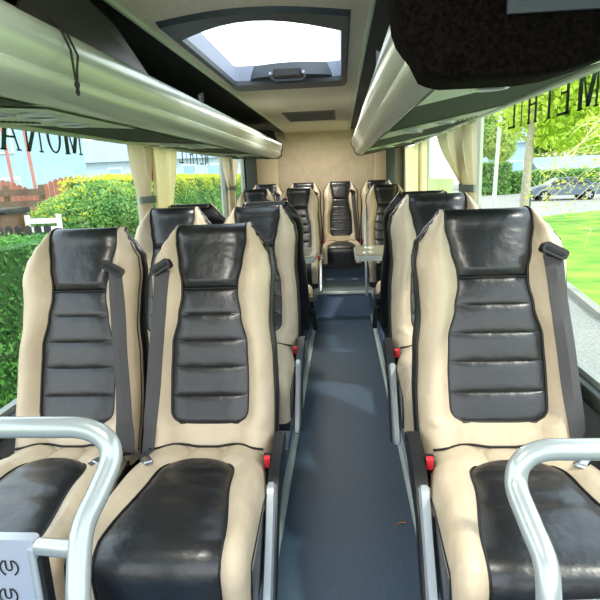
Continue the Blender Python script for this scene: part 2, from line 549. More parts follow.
    if arm:
        if raised:
            g = MB().rbox(arm * .225 - .016, arm * .225 + .016, -.02, .05, ZJ + .02, ZJ + .12, .012, axis='z')
            a = g.build('armrest', M['plastic'], root)
            g = MB().tube([(arm * .225, .03 + u * .10, ZJ + .06 + u * .42) for u in frange(0, 1, 6)], [.016] * 6 + [.010], 8)
            b = g.build('armrest_bar', M['silver'], a)
            MB().tube([(arm * .226, -.14, .20), (arm * .226, -.13, .46), (arm * .226, -.08, ZJ + .02)], .013, 8).build('side_post', M['silver'], root)
        else:
            g = MB()
            prof2 = [(.05, .60), (.03, .625), (-.03, .615), (-.14, .590), (-.19, .56), (-.37, .32), (-.36, .295), (-.31, .30), (-.18, .47), (.03, .55)]
            A = [(arm * .215, y, z) for y, z in prof2]; B = [(arm * .246, y, z) for y, z in prof2]
            k = len(prof2)
            g.add(A + B, [(i, (i + 1) % k, k + (i + 1) % k, k + i) for i in range(k)] + [tuple(reversed(range(k))), tuple(range(k, 2 * k))])
            a = g.build('armrest', M['plastic'], root, angle=35)
            g = MB()
            pth = [(-.165, .565), (-.18, .562), (-.196, .545), (-.26, .455), (-.33, .365), (-.375, .31), (-.383, .295)]
            rows = []
            for i, (y, z) in enumerate(pth):
                hw = .015 if 0 < i < len(pth) - 1 else .009
                xc = arm * .226
                rows.append([(xc - hw, y - .004, z + .002), (xc - hw * .6, y - .016, z + .009), (xc + hw * .6, y - .016, z + .009), (xc + hw, y - .004, z + .002), (xc + hw, y + .014, z - .010), (xc - hw, y + .014, z - .010)])
            g.loft(rows, closed=True, cap0=True, cap1=True)
            b = g.build('armrest_bar', M['silver'], a)
        b['label'] = 'silver armrest bar'
    return root

SEAT_GROUP = 'coach seats'
protos = {}
def seat(kind, loc, label, rz=0.0, sx=1.0, sz=1.0):
    belt, arm, raised = kind
    if kind not in protos:
        o = protos[kind] = build_seat('coach_seat', belt, arm, raised)
    else:
        o = copy_tree(protos[kind])
    o.location = loc; o.rotation_euler = (0, 0, rz); o.scale = (sx, 1, sz)
    tag(o, label, 'seat', SEAT_GROUP)
    return o

LX0, LX1, RX = -.893, -.443, .460
seat((1, 0, False), (LX0, 1.55, 0), 'cream and black leather coach seat beside the near hedge window behind the silver panel')
seat((-1, 1, False), (LX1, 1.55, 0), 'front aisle seat of the cream and black pair, red buckle by the aisle')
seat((1, -1, False), (RX, 1.50, .025), 'large single cream and black seat in front of the lawn window, behind the bent rail', sx=1.13)
seat((1, 0, False), (LX0 - .004, 2.58, .01), 'second-row window seat under the tied cream curtain, mostly hidden behind front seats')
seat((-1, 1, False), (LX1 - .004, 2.60, .0), 'second-row aisle seat of the pair, directly behind the front aisle seat')
seat((1, -1, False), (RX, 2.42, .04), 'second single seat half hidden behind the large front single seat', sx=1.13)
# rows that face the other way, back to back with the second row
seat((1, 0, False), (LX0, 3.50, .01), 'rear-facing window seat, only its dark back showing beyond the second-row pair', rz=PI)
seat((-1, -1, False), (LX1, 3.50, .01), 'rear-facing aisle seat, back to back with the second-row aisle seat', rz=PI)
seat((-1, 1, False), (.448, 3.42, .04), 'rear-facing single seat, back to back with the second single seat', rz=PI)
# row on the raised platform, facing the tables
seat((1, 0, False), (LX0, 5.42, .03), 'window seat behind the table, blue sheen on its black headrest')
seat((-1, 1, False), (LX1, 5.42, .03), 'aisle seat facing the table with the dark inset top')
seat((1, -1, True), (.455, 5.42, .03), 'single seat behind the beige table with its armrest bar standing upright')
for x, lab in ((-.90, 'back bench seat in the far corner beside the hedge window'), (-.452, 'back bench seat just off the aisle, between corner seat and centre seat'),
               (-.012, 'centre seat of the back bench facing straight down the aisle'), (.434, 'back bench seat beside the yellow curtain, behind the single seat')):
    seat((1, 0, False), (x, 6.32, .065), lab)

# ------------------------------------------------------------------ floor, plinths, steps
def plane_box(name, x0, x1, y0, y1, z0, z1, m):
    return struct(MB().box(x0, x1, y0, y1, z0, z1).build(name, m, smooth=False))
YF = -.35
WL, WR = -1.20, .775
plane_box('floor', -.285, .285, YF, 5.38, -.06, 0, M['floor'])
plane_box('floor_plinth_1', WL, -.292, YF, 5.38, -.06, .20, M['plinth'])
plane_box('floor_plinth_2', .292, WR, YF, 5.38, -.06, .20, M['plinth'])
plane_box('floor_platform', WL, WR, 5.38, 6.0, -.06, .245, M['tread'])
plane_box('floor_riser', -.30, .30, 5.372, 5.38, 0, .235, M['plinth'])
plane_box('floor_rear', WL, WR, 5.98, 7.12, -.06, .42, M['plinth'])
plane_box('trim_1', -.30, .30, 5.355, 5.43, .236, .252, M['stepedge'])
for i, s in enumerate((-1, 1)):
    o = MB()
    o.box(min(s * .268, s * .292), max(s * .268, s * .292), YF, 5.37, 0, .012)
    o.box(min(s * .286, s * .294), max(s * .286, s * .294), YF, 5.37, .0, .055)
    struct(o.build('trim_%d' % (i + 2), M['stepedge'], smooth=False))
s_ = MB().tube([(.199, 1.984, .0015), (.215, 1.995, .004), (.238, 1.998, .0015)], .0022, 6).build('thread_scrap', M['scrap'])
tag(s_, 'small orange scrap of thread lying on the aisle floor', 'scrap')

# ------------------------------------------------------------------ side walls with windows
ZS_L, ZS_R, ZT = .62, .735, 1.79
def wall_side(side, X, pillars, name):
    s = -1 if side == 'left' else 1
    ZS = ZS_L if s < 0 else ZS_R
    xo = X + s * .05
    a, b = min(X, xo), max(X, xo)
    struct(MB().box(a, b, YF, 7.12, -.06, ZS).build('wall_%s' % side, M['wall'], smooth=False))
    struct(MB().box(a, b, YF, 7.12, ZT, 2.02).build('wall_%s_upper' % side, M['darktrim'], smooth=False))
    for (y0, y1) in pillars:
        struct(MB().box(a, b, y0, y1, ZS, ZT).build('wall_%s_pillar' % side, M['trimlight'], smooth=False))
    # sill and seal
    struct(MB().rbox(min(X - s * .035, X), max(X - s * .035, X), YF, 7.1, ZS - .04, ZS + .012, .008).build('trim_sill_%s' % side, M['darktrim']))
wall_side('left', WL, [(YF, -.2), (3.28, 3.40), (5.66, 5.80), (6.85, 7.12)], 'l')
wall_side('right', WR, [(YF, -.2), (3.32, 3.46), (5.2, 5.35), (6.85, 7.12)], 'r')

def letter_strokes(ch):
    """condensed serif capitals on a 0..1 x 0..1 cell: list of polygons"""
    P = []
    def bar(x0, y0, x1, y1, w):
        dx, dy = x1 - x0, y1 - y0
        if abs(dy) > 1e-6 and abs(dx) < abs(dy) * 2:
            P.append([(x0 - w / 2, y0), (x0 + w / 2, y0), (x1 + w / 2, y1), (x1 - w / 2, y1)])
        else:
            P.append([(x0, y0 - w / 2), (x1, y1 - w / 2), (x1, y1 + w / 2), (x0, y0 + w / 2)])
    def serif(x, y, w=.34): P.append([(x - w / 2, y - .02), (x + w / 2, y - .02), (x + w / 2, y + .02), (x - w / 2, y + .02)])
    TH, TN = .22, .10
    if ch == 'I':
        bar(.5, 0, .5, 1, TH); serif(.5, .02); serif(.5, .98)
    elif ch == 'H':
        for x in (.18, .82): bar(x, 0, x, 1, TH); serif(x, .02); serif(x, .98)
        bar(.18, .5, .82, .5, .06)
    elif ch == 'T':
        bar(.5, 0, .5, 1, TH); serif(.5, .02); bar(.02, .965, .98, .965, .07)
        P.append([(.02, .8), (.07, .8), (.09, 1), (.02, 1)]); P.append([(.93, .8), (.98, .8), (.98, 1), (.91, 1)])
    elif ch == 'E':
        bar(.22, 0, .22, 1, TH); bar(.05, .965, .92, .965, .07); bar(.05, .035, .95, .035, .07); bar(.22, .5, .72, .5, .06)
        P.append([(.86, .78), (.92, .78), (.92, 1), (.84, 1)]); P.append([(.88, 0), (.96, 0), (.95, .24), (.90, .24)]); P.append([(.67, .38), (.72, .38), (.72, .62), (.67, .62)])
    elif ch == 'L':
        bar(.25, 0, .25, 1, TH); serif(.25, .98); bar(.06, .035, .95, .035, .07); P.append([(.87, 0), (.96, 0), (.95, .26), (.90, .26)])
    elif ch == 'M':
        bar(.1, 0, .1, 1, TN); serif(.1, .02, .24); bar(.88, 0, .88, 1, TH); serif(.88, .02, .3)
        bar(.5, .04, .14, 1, TH); bar(.5, .04, .86, 1, TN)
    elif ch == 'N':
        bar(.13, 0, .13, 1, TN); bar(.87, 0, .87, 1, TN); serif(.13, .02, .26); serif(.87, .98, .26); bar(.85, .0, .15, 1, TH)
    elif ch == 'A':
        bar(.12, 0, .5, 1, TN); bar(.88, 0, .5, 1, TH); serif(.12, .02, .26); serif(.88, .02, .3); bar(.24, .33, .74, .33, .055)
    elif ch == 'O':
        n = 28
        for k in range(n):
            a0, a1 = 2 * PI * k / n, 2 * PI * (k + 1) / n
            P.append([(.5 + .46 * math.cos(a0), .5 + .5 * math.sin(a0)), (.5 + .46 * math.cos(a1), .5 + .5 * math.sin(a1)), (.5 + .30 * math.cos(a1), .5 + .45 * math.sin(a1)), (.5 + .30 * math.cos(a0), .5 + .45 * math.sin(a0))])
    return P
def lettering(word, x, ys, w, z0, h, outward, parent):
    """word stuck on the glass, reading from outside; ys = start edge of each letter along the reading direction"""
    mb = MB()
    for ch, y0 in zip(word, ys):
        for pl in letter_strokes(ch):
            wc_ = w * (.55 if ch == 'I' else 1.22 if ch == 'M' else 1)
            vs = [(x, y0 + outward * px * wc_, z0 + py * h) for px, py in pl]
            mb.add(vs, [tuple(range(len(vs)))])
    o = mb.build('lettering', M['letter'], parent, smooth=False)
    o['label'] = 'dark green serif lettering seen from behind'
    return o
def window(n, X, y0, y1, s):
    # frame is the seal round the opening, pane a thin sheet in it
    f = MB()
    ZS = ZS_L if s < 0 else ZS_R
    xa, xb = min(X, X + s * .03), max(X, X + s * .03)
    f.box(xa, xb, y0, y1, ZS, ZS + .03); f.box(xa, xb, y0, y1, ZT - .03, ZT)
    f.box(xa, xb, y0, y0 + .012, ZS + .03, ZT - .03); f.box(xa, xb, y1 - .012, y1, ZS + .03, ZT - .03)
    fo = struct(f.build('window_%d' % n, M['frame'], smooth=False))
    xg = X + s * .015
    MB().add([(xg, y0 + .02, ZS + .02), (xg, y1 - .02, ZS + .02), (xg, y1 - .02, ZT - .02), (xg, y0 + .02, ZT - .02)], [(0, 1, 2, 3)]).build('glass', M['glass'], fo, smooth=False)
    return fo
w1 = window(1, WL, -.2, 3.28, -1)
w2 = window(2, WL, 3.40, 5.66, -1)
w3 = window(3, WL, 5.80, 6.85, -1)
w4 = window(4, WR, -.2, 3.32, 1)
w5 = window(5, WR, 3.46, 5.2, 1)
w6 = window(6, WR, 5.35, 6.85, 1)
XL, XR = WL - .011, WR + .011
lettering('MONA', XL, [2.55, 2.37, 2.21, 2.05], .13, 1.553, .15, -1, w1)
lettering('METHIL', XL, [5.06, 4.86, 4.70, 4.54, 4.36, 4.24], .125, 1.548, .15, -1, w2)
lettering('LIHTEM'[::-1], XR, [1.80, 2.01, 2.145, 2.33, 2.495, 2.60], .125, 1.592, .15, 1, w4)

lettering('MONA', XR, [3.98, 4.20, 4.39, 4.56], .13, 1.60, .15, 1, w5)

# ------------------------------------------------------------------ rear wall and ceiling
struct(MB().box(WL, WR, 7.10, 7.16, -.06, 1.98).build('wall_rear', M['rearwall'], smooth=False))
for i, (x0, x1) in enumerate(((WL, -.80), (.42, WR))):
    struct(MB().rbox(x0, x1, 7.04, 7.10, .42, 1.80, .02, axis='z').build('trim_rear_panel_%d' % (i + 1), M['rearside']))
# beige cove between the ceiling strip and the rear wall
rows = []
for k in range(9):
    a = k / 8 * PI / 2
    rows.append([(x, 6.98 + .12 * math.sin(a), 1.83 + .12 * math.cos(a)) for x in (-.70, .14)])
struct(MB().loft(rows).build('ceiling_cove', M['rearwall']))
for i, (x0, x1) in enumerate(((WL + .03, -1.06), (.56, .66))):
    struct(MB().rbox(x0, x1, 6.80, 6.99, .45, 1.90, .02, axis='z').build('trim_corner_%d' % (i + 1), M['dcurtain']))
SX0, SX1 = -.672, .112
HX0, HX1, HY0, HY1 = -.595, .02, 2.02, 3.42
cb = MB()
cb.box(SX0, SX1, YF, HY0, 1.95, 1.99); cb.box(SX0, SX1, HY1, 7.1, 1.95, 1.99)
cb.box(SX0, HX0, HY0, HY1, 1.95, 1.99); cb.box(HX1, SX1, HY0, HY1, 1.95, 1.99)
struct(cb.build('ceiling', M['ceiling'], smooth=False))
struct(MB().box(WL - .05, SX0, YF, 7.1, 1.965, 2.0).build('ceiling_side_1', M['cavity'], smooth=False))
struct(MB().box(SX1, WR + .05, YF, 7.1, 1.965, 2.0).build('ceiling_side_2', M['cavity'], smooth=False))
for i, x in enumerate((SX0, SX1)):
    struct(MB().rbox(x - .010, x + .010, YF, 7.1, 1.938, 1.962, .006).build('trim_ceiling_%d' % (i + 1), M['trimlight']))

# roof hatch
hatch = empty('roof_hatch', (0, 0, 0))
tag(hatch, 'roof hatch with dark grey rounded frame and bright glass in the beige ceiling', 'roof hatch')
def arc_poly(x0, x1, y0, y1, bow, r, n=10):
    """rectangle in xy with a bowed front edge (toward -y) and rounded corners at the rear"""
    pts = []
    for k in range(n + 1):
        u = k / n
        pts.append((x0 + (x1 - x0) * u, y0 - bow * math.sin(PI * u)))
    for k in range(5):
        a = k / 4 * PI / 2
        pts.append((x1 - r + r * math.cos(a), y1 - r + r * math.sin(a)))
    for k in range(5):
        a = PI / 2 + k / 4 * PI / 2
        pts.append((x0 + r + r * math.cos(a), y1 - r + r * math.sin(a)))
    return pts
po = arc_poly(-.622, .045, 1.97, 3.46, .10, .04)
pm = arc_poly(-.612, .035, 1.98, 3.45, .10, .04)
pi_ = arc_poly(-.588, .012, 2.17, 3.25, .20, .03)
rows = [[(x, y, 1.950) for x, y in po], [(x, y, 1.932) for x, y in pm], [(x, y, 1.934) for x, y in pi_], [(x, y, 1.96) for x, y in pi_]]
MB().loft([r + [r[0]] for r in rows]).build('hatch_frame', M['hatch'], hatch, angle=30)
pg = arc_poly(-.586, .008, 2.19, 3.235, .19, .03)
rows = [[(x, y, 1.958) for x, y in pi_], [(x, y, 2.035) for x, y in pg]]
MB().loft([r + [r[0]] for r in rows]).build('hatch_reveal', M['hatchin'], hatch)
MB().add([(x, y, 2.033) for x, y in pg], [tuple(range(len(pg)))]).build('hatch_glass', M['hglass'], hatch, smooth=False)
# dark bow at the rear with the handle
bow = MB()
front = [(-.50 + .46 * u, 3.245 - .085 * math.sin(PI * u) ** .8, 1.965) for u in frange(0, 1, 14)]
bow.loft([[(x, 3.25, 1.955) for x, y, z in front], front, [(x, y + .01, 2.03) for x, y, z in front]])
bow.build('latch_cover', M['hatch'], hatch)
h = MB().rbox(-.355, -.205, 3.10, 3.20, 1.952, 1.985, .012, axis='z').build('hatch_handle', M['plastic'], hatch)
MB().tube([(-.37, 3.10, 1.965), (-.37, 3.18, 1.955), (-.355, 3.215, 1.948), (-.205, 3.215, 1.948), (-.19, 3.18, 1.955), (-.19, 3.10, 1.965)], .008, 8).build('handle_rim', M['hatchin'], h)

vent = MB().box(-.49, -.04, 4.83, 5.55, 1.938, 1.951)
vo = vent.build('ceiling_vent', M['ventgrey'], smooth=False)
tag(vo, 'flat grey grille set in the beige ceiling behind the roof hatch', 'vent')
sl = MB()
for k in range(18): sl.box(-.47, -.06, 4.86 + k * .037, 4.875 + k * .037, 1.934, 1.939)
sl.build('slat', M['hatch'], vo, smooth=False)

# ------------------------------------------------------------------ parcel racks
def rack(side):
    if side < 0:
        prf = [(-.700, 1.790), (-.648, 1.775), (-.628, 1.762), (-.619, 1.745), (-.618, 1.72), (-.624, 1.695), (-.640, 1.670), (-.632, 1.664), (-.634, 1.648), (-.648, 1.628), (-.675, 1.613), (-.705, 1.608)]
        xw = WL; und = -.705; y0, y1 = YF, 5.95; zw = 1.645
        lab = 'long aluminium overhead luggage rack above the seat pair and hedge windows'
    else:
        prf = [(.215, 1.785), (.150, 1.768), (.124, 1.752), (.113, 1.735), (.114, 1.71), (.126, 1.685), (.150, 1.658), (.144, 1.652), (.150, 1.636), (.163, 1.618), (.185, 1.606), (.21, 1.602)]
        xw = WR; und = .21; y0, y1 = 1.17, 5.75; zw = 1.705
        lab = 'shorter aluminium overhead luggage rack with dark carpeted end over the single seats'
    root = empty('luggage_rack'); tag(root, lab, 'luggage rack', 'overhead luggage racks')
    s = 1 if side < 0 else -1
    mb = MB()
    a = [(x, y0, z) for x, z in prf]; b = [(x, y1, z) for x, z in prf]
    mb.loft([a, b] if side < 0 else [b, a])
    mb.build('rack_front', M['rack'], root, angle=60)
    MB().add([(und, y0, prf[-1][1]), (xw, y0, zw), (xw, y1, zw), (und, y1, prf[-1][1])], [(0, 1, 2, 3)]).build('rack_underside', M['underside'], root, smooth=False)
    MB().add([(prf[0][0], y0, 1.785), (xw, y0, 1.77), (xw, y1, 1.77), (prf[0][0], y1, 1.785)], [(0, 1, 2, 3)]).build('rack_shelf', M['cavity'], root, smooth=False)
    xr = xw - side * .035
    MB().rbox(min(xr, xw), max(xr, xw), y0, y1, zw - .018, zw + .004, .006).build('rack_edge_trim', M['trimlight'], root)
    dz = lambda x: prf[-1][1] + (zw - prf[-1][1]) * (x - und) / (xw - und)
    def under(x0, x1, ya, yb, m, nm, drop=.004):
        return MB().add([(x0, ya, dz(x0) - drop), (x1, ya, dz(x1) - drop), (x1, yb, dz(x1) - drop), (x0, yb, dz(x0) - drop)], [(0, 1, 2, 3)]).build(nm, m, root, smooth=False)
    if side < 0: darks = [(.25, 1.33), (1.93, 2.95), (3.45, 4.5), (4.95, 5.9)]; servs = [(1.33, 1.93), (2.95, 3.45), (4.5, 4.95)]
    else: darks = [(1.62, 2.62), (3.15, 4.25), (4.7, 5.7)]; servs = [(1.18, 1.62), (2.62, 3.15), (4.25, 4.7)]
    for ya, yb in darks: under(und + side * .012, xw - side * .05, ya + .01, yb - .01, M['darkpanel'], 'dark_panel')
    for ya, yb in servs:
        sp = under(und + side * .005, xw - side * .04, ya + .004, yb - .004, M['underside'], 'service_panel', .007)
        L = yb - ya
        for (fx, fy, r) in ((.22, .28, .055), (.50, .28, .055), (.30, .72, .05)):
            cx = und + (xw - und) * fx; cy = ya + L * fy
            t = MB()
            ring = [(r * 1.12, .002), (r, .010), (r * .82, .010), (r * .78, .004)]
            t.loft([[(cx + rr * math.cos(2 * PI * k / 24), cy + rr * math.sin(2 * PI * k / 24), dz(cx) - .007 - d) for k in range(25)] for rr, d in ring])
            t.build('speaker_ring', M['silver'], sp)
            MB().disc((cx, cy, dz(cx) - .0125), r * .8, n=24).build('speaker_grille', M['ventgrey'], sp, smooth=False)
        vt = MB()
        for k in range(9):
            cx = und + (xw - und) * (.55 + .04 * k); cy = ya + L * .72
            vt.box(cx - .004, cx + .004, cy - .02, cy + .02, dz(cx) - .011, dz(cx) - .0065)
        vt.build('air_slot', M['plastic'], sp, smooth=False)
    # black bead round the far end
    z1 = 1.80
    cap = [(x + s * .008, z) for x, z in prf] + [(xw, zw - .01), (xw, 1.93), (prf[0][0], 1.90)]
    cap[0] = (prf[0][0] + s * .03, 1.80)
    k = len(cap)
    mb = MB()
    mb.add([(x, y1 - .01, z - (.006 if i >= 6 and i < k - 2 else 0)) for i, (x, z) in enumerate(cap)] + [(x, y1 + .03, z - (.006 if i >= 6 and i < k - 2 else 0)) for i, (x, z) in enumerate(cap)],
           [(i, (i + 1) % k, k + (i + 1) % k, k + i) for i in range(k)] + [tuple(range(k, 2 * k)), tuple(reversed(range(k)))])
    mb.build('end_cap', M['plastic'], root, angle=60)
    # brackets from the lip to the roof
    ys = [1.88, 2.63] if side < 0 else [1.95]
    for yb in ys:
        ox = prf[3][0] - s * .012
        w = .006
        if yb == 1.88: tri = [(ox, yb, 1.765), (ox, yb - .75, 1.765), (ox - s * .03, yb - .60, 1.93), (ox - s * .012, yb - .22, 1.865)]
        else: tri = [(ox, yb, 1.755), (ox, yb - .09, 1.76), (ox - s * .01, yb - .05, 1.80), (ox, yb + .0, 1.815)]
        A = [(x, y, z) for x, y, z in tri]; B = [(x - s * w, y, z) for x, y, z in tri]
        MB().add(A + B, [(0, 1, 2, 3), (7, 6, 5, 4)] + [(i, (i + 1) % 4, 4 + (i + 1) % 4, 4 + i) for i in range(4)]).build('bracket', M['smoke'], root, smooth=False)
    if side > 0:
        # carpeted near end with a flat screen recess
        out = [(.112, 1.962), (.104, 1.90), (.102, 1.80), (.103, 1.725), (.107, 1.69), (.116, 1.665), (.130, 1.645), (.143, 1.630), (.152, 1.612), (.162, 1.594), (.180, 1.586), (.205, 1.580), (.354, 1.580), (.408, 1.586), (.477, 1.604), (.60, 1.65), (.70, 1.69), (WR, 1.70), (WR, 1.962)]
        k = len(out)
        mb = MB()
        def ring(y, d):
            cx, cz = .45, 1.78
            return [(x + (cx - x) * d, y, z + (cz - z) * d) for x, z in out]
        mb.loft([ring(1.20, 0), ring(1.10, 0), ring(1.085, .012), ring(1.078, .04)], closed=True, cap1=True)
        e = mb.build('carpeted_end', M['capfabric'], root, angle=50)
        e['label'] = 'dark speckled carpeted rack end'
        fr = MB()
        fr.box(.300, .70, 1.070, 1.080, 1.685, 1.705); fr.box(.300, .320, 1.070, 1.080, 1.705, 1.90); fr.box(.300, .70, 1.070, 1.080, 1.88, 1.90); fr.box(.68, .70, 1.07, 1.08, 1.705, 1.88)
        fo = fr.build('recess_frame', M['hatch'], e, smooth=False)
        MB().box(.320, .68, 1.073, 1.090, 1.705, 1.88).build('recess_panel', M['plastic'], e, smooth=False)
    return root
rack(-1); rack(1)

# cord hanging over the left rack lip
cp = MB()
cp.tube([(-.640, 1.268, 1.79), (-.622, 1.278, 1.765), (-.609, 1.288, 1.72), (-.606, 1.285, 1.685), (-.608, 1.292, 1.665), (-.609, 1.297, 1.650)], .0028, 6)
cp.tube([(-.638, 1.276, 1.79), (-.617, 1.288, 1.765), (-.601, 1.304, 1.71), (-.604, 1.298, 1.68), (-.608, 1.302, 1.662), (-.609, 1.299, 1.650)], .0028, 6)
cp.tube([(-.609, 1.298, 1.656), (-.609, 1.299, 1.651), (-.609, 1.299, 1.645), (-.609, 1.300, 1.638), (-.609, 1.298, 1.630), (-.608, 1.298, 1.622)], [.003, .006, .0065, .004, .0055, .002], 8)
tag(cp.build('pull_cord', M['cord']), 'thin black knotted cord dangling over the aluminium luggage rack', 'cord')

# ------------------------------------------------------------------ curtains
def curtain(name, X, side, top, tie, bot, zt, ztie, zb, m, label, folds=5, amp=.022, band=True, red=False):
    """top/tie/bot are (y0, y1) ranges; the cloth hangs just inside the wall at X"""
    root = empty(name, (X, (top[0] + top[1]) / 2, zt)); tag(root, label, 'curtain', 'window curtains')
    ox, oy, oz = root.location
    mb = MB(); rows = []
    for z in frange(zt, zb, 30):
        if z >= ztie:
            u = (zt - z) / (zt - ztie); u = u ** 1.6
            y0 = top[0] + (tie[0] - top[0]) * u; y1 = top[1] + (tie[1] - top[1]) * u
        else:
            u = (ztie - z) / (ztie - zb)
            y0 = tie[0] + (bot[0] - tie[0]) * u; y1 = tie[1] + (bot[1] - tie[1]) * u
        row = []
        for k in range(folds * 10 + 1):
            v = k / (folds * 10)
            a = amp * (.7 + .3 * math.sin(v * 9 + z * 3))
            row.append((-side * (.03 + a + a * math.sin(v * folds * 2 * PI + .6 * math.sin(z * 4))) , y0 + (y1 - y0) * v - oy, z - oz))
        rows.append(row)
    mb.loft(rows).build('curtain_cloth', m, root, angle=80)
    if band:
        t = MB()
        h = .020; rows = []
        for k in range(17):
            a = k / 16 * 2 * PI
            yy = (tie[0] + tie[1]) / 2 + (tie[1] - tie[0] + .02) / 2 * math.cos(a); xx = -side * (.03 + amp) + (amp + .012) * math.sin(a)
            rows.append([(xx, yy - oy, ztie - h - oz), (xx, yy - oy, ztie + h - oz)])
        t.loft(rows).build('tie_band', M['tie'], root)
    return root
curtain('window_curtain', WL, -1, (2.97, 3.33), (3.08, 3.25), (3.02, 3.28), 1.620, 1.318, .80, M['curtain'], 'cream tied-back curtain at the first window post on the hedge side', 5, .030)
curtain('window_curtain', WL, -1, (3.37, 3.86), (3.36, 3.68), (3.36, 3.66), 1.620, 1.20, .80, M['ycurtain'], 'backlit cream curtain hanging just past the orange-red strap', 6, .020, band=False)
curtain('window_curtain', WL, -1, (5.38, 6.20), (5.62, 5.95), (5.50, 6.00), 1.620, 1.32, .80, M['curtain'], 'narrow cream curtain with grey tie near the dark rear corner, hedge side', 5)
curtain('window_curtain', WR, 1, (3.10, 4.22), (3.08, 3.36), (2.94, 3.30), 1.668, 1.315, .80, M['curtain'], 'cream curtain swept to a grey tie beside the lawn window', 6, .026)
curtain('window_curtain', WR, 1, (4.86, 6.40), (4.86, 6.40), (4.86, 6.40), 1.674, 1.2, .80, M['ycurtain'], 'yellow sunlit curtain nearest the rear wall over the single seats', 5, .014, band=False)
curtain('window_curtain', WR + .0, 1, (3.74, 4.78), (3.74, 4.78), (3.74, 4.78), 1.36, 1.2, .80, M['sheer'], 'pale striped sheer blind between the yellow and tied curtains', 12, .012, band=False)
rs = MB()
rs.rbox(WL + .012, WL + .03, 3.345, 3.40, 1.43, 1.62, .008, axis='z')
tag(rs.build('wall_strap', M['redband']), 'orange-red strap hanging on the post between two cream curtains', 'strap')

# ------------------------------------------------------------------ tables
def table(x0, x1, y0, y1, z, label, inset):
    root = empty('folding_table', ((x0 + x1) / 2, (y0 + y1) / 2, 0)); tag(root, label, 'table')
    ox, oy, _ = root.location
    MB().rbox(x0 - ox, x1 - ox, y0 - oy, y1 - oy, z - .03, z, .05, 6, axis='z').build('table_top', M['table'], root)
    MB().rbox(x0 - .008 - ox, x1 + .008 - ox, y0 - .008 - oy, y1 + .008 - oy, z - .052, z - .012, .055, 6, axis='z').build('table_rim', M['silver'], root)
    if inset:
        MB().rbox(x0 + .10 - ox, x1 - .03 - ox, y0 + .06 - oy, y1 - .06 - oy, z, z + .003, .03, 5, axis='z').build('table_inset', M['darkinset'], root)
        MB().rbox(x1 - .24 - ox, x1 - .13 - ox, y0 + .15 - oy, y0 + .30 - oy, z + .003, z + .005, .02, 5, axis='z').build('cup_recess', M['white'], root)
    else:
        for (cx, cy) in ((x0 + .10, y0 + .13), (x0 + .12, y1 - .14)):
            ring = [(.045, .000), (.043, .006), (.037, .006), (.035, .001)]
            g = MB().loft([[(cx - ox + r * math.cos(2 * PI * k / 24), cy - oy + r * math.sin(2 * PI * k / 24), z + d) for k in range(25)] for r, d in ring])
            g.disc((cx - ox, cy - oy, z + .0012), .036)
            g.build('cup_ring', M['chrome'], root)
    MB().rbox(-.035, .035, -.06, .06, .20, z - .05, .02, axis='z').build('pedestal', M['silver'], root)
    return root
table(.108, .70, 4.38, 4.95, .775, 'beige-grey folding table with silver rim and cup rings by the aisle', False)
table(-1.10, -.232, 4.25, 4.80, .790, 'folding table with pale rim and dark inset top in front of the platform seats', True)

# ------------------------------------------------------------------ front partition and rails
pan = empty('partition_panel', (-.88, .9, 0)); tag(pan, 'silver partition panel with round pierced marks in front of the window seat', 'partition')
MB().rbox(-.31, .258, -.012, .012, .20, .740, .008).build('panel_sheet', M['panel'], pan)
MB().rbox(.246, .262, -.02, .014, .20, .722, .006, axis='z').build('panel_edge', M['silver'], pan)
MB().box(.262, .272, -.014, .010, .20, .70).build('edge_strip', M['plastic'], pan, smooth=False)
def mark(cx, cz):
    g = MB(); y = -.0135
    def arc(r, a0, a1, w, n=10):
        for k in range(n):
            t0, t1 = a0 + (a1 - a0) * k / n, a0 + (a1 - a0) * (k + 1) / n
            g.add([(cx + (r - w) * math.cos(t0), y, cz + (r - w) * math.sin(t0)), (cx + r * math.cos(t0), y, cz + r * math.sin(t0)), (cx + r * math.cos(t1), y, cz + r * math.sin(t1)), (cx + (r - w) * math.cos(t1), y, cz + (r - w) * math.sin(t1))], [(0, 1, 2, 3)])
    arc(.0205, math.radians(118), math.radians(242), .0035); arc(.0205, math.radians(-62), math.radians(62), .0035)
    arc(.0078, PI, 2 * PI, .0034)
    g.v = [(x, yy, z) for x, yy, z in g.v]
    # U: two uprights joined below
    g.box(cx - .0078, cx - .0044, y - .0003, y + .0003, cz, cz + .017); g.box(cx + .0044, cx + .0078, y - .0003, y + .0003, cz, cz + .017)
    o = g.build('pierced_mark', M['plastic'], pan, smooth=False)
    return o
for i in range(3):
    for c in range(3):
        mark(.200 - .012 * i - c * .075, .677 - .066 * i)

def bez(pts, n=8):
    """Catmull-Rom through the points"""
    pts = [Vector(p) for p in pts]; out = []
    for i in range(len(pts) - 1):
        p0 = pts[max(0, i - 1)]; p1 = pts[i]; p2 = pts[i + 1]; p3 = pts[min(len(pts) - 1, i + 2)]
        for k in range(n):
            t = k / n
            out.append(.5 * ((2 * p1) + (-p0 + p2) * t + (2 * p0 - 5 * p1 + 4 * p2 - p3) * t * t + (-p0 + 3 * p1 - 3 * p2 + p3) * t ** 3))
    out.append(pts[-1]); return out
g = MB().tube(bez([(-1.12, .98, .937), (-.85, .98, .937), (-.62, .98, .937), (-.535, .98, .934), (-.487, .972, .912), (-.475, .955, .875), (-.487, .91, .83), (-.502, .865, .785), (-.497, .82, .72), (-.489, .79, .66), (-.489, .78, .55), (-.489, .78, .20)]), .022, 16)
rl = g.build('grab_rail', M['rail']); tag(rl, 'bent pearl-silver grab rail over the silver partition, in front of the seat pair', 'grab rail', 'front grab rails')
MB().cyl((-.50, .845, .754), (-.612, .895, .722), .017).build('rail_stub', M['rail'], rl)
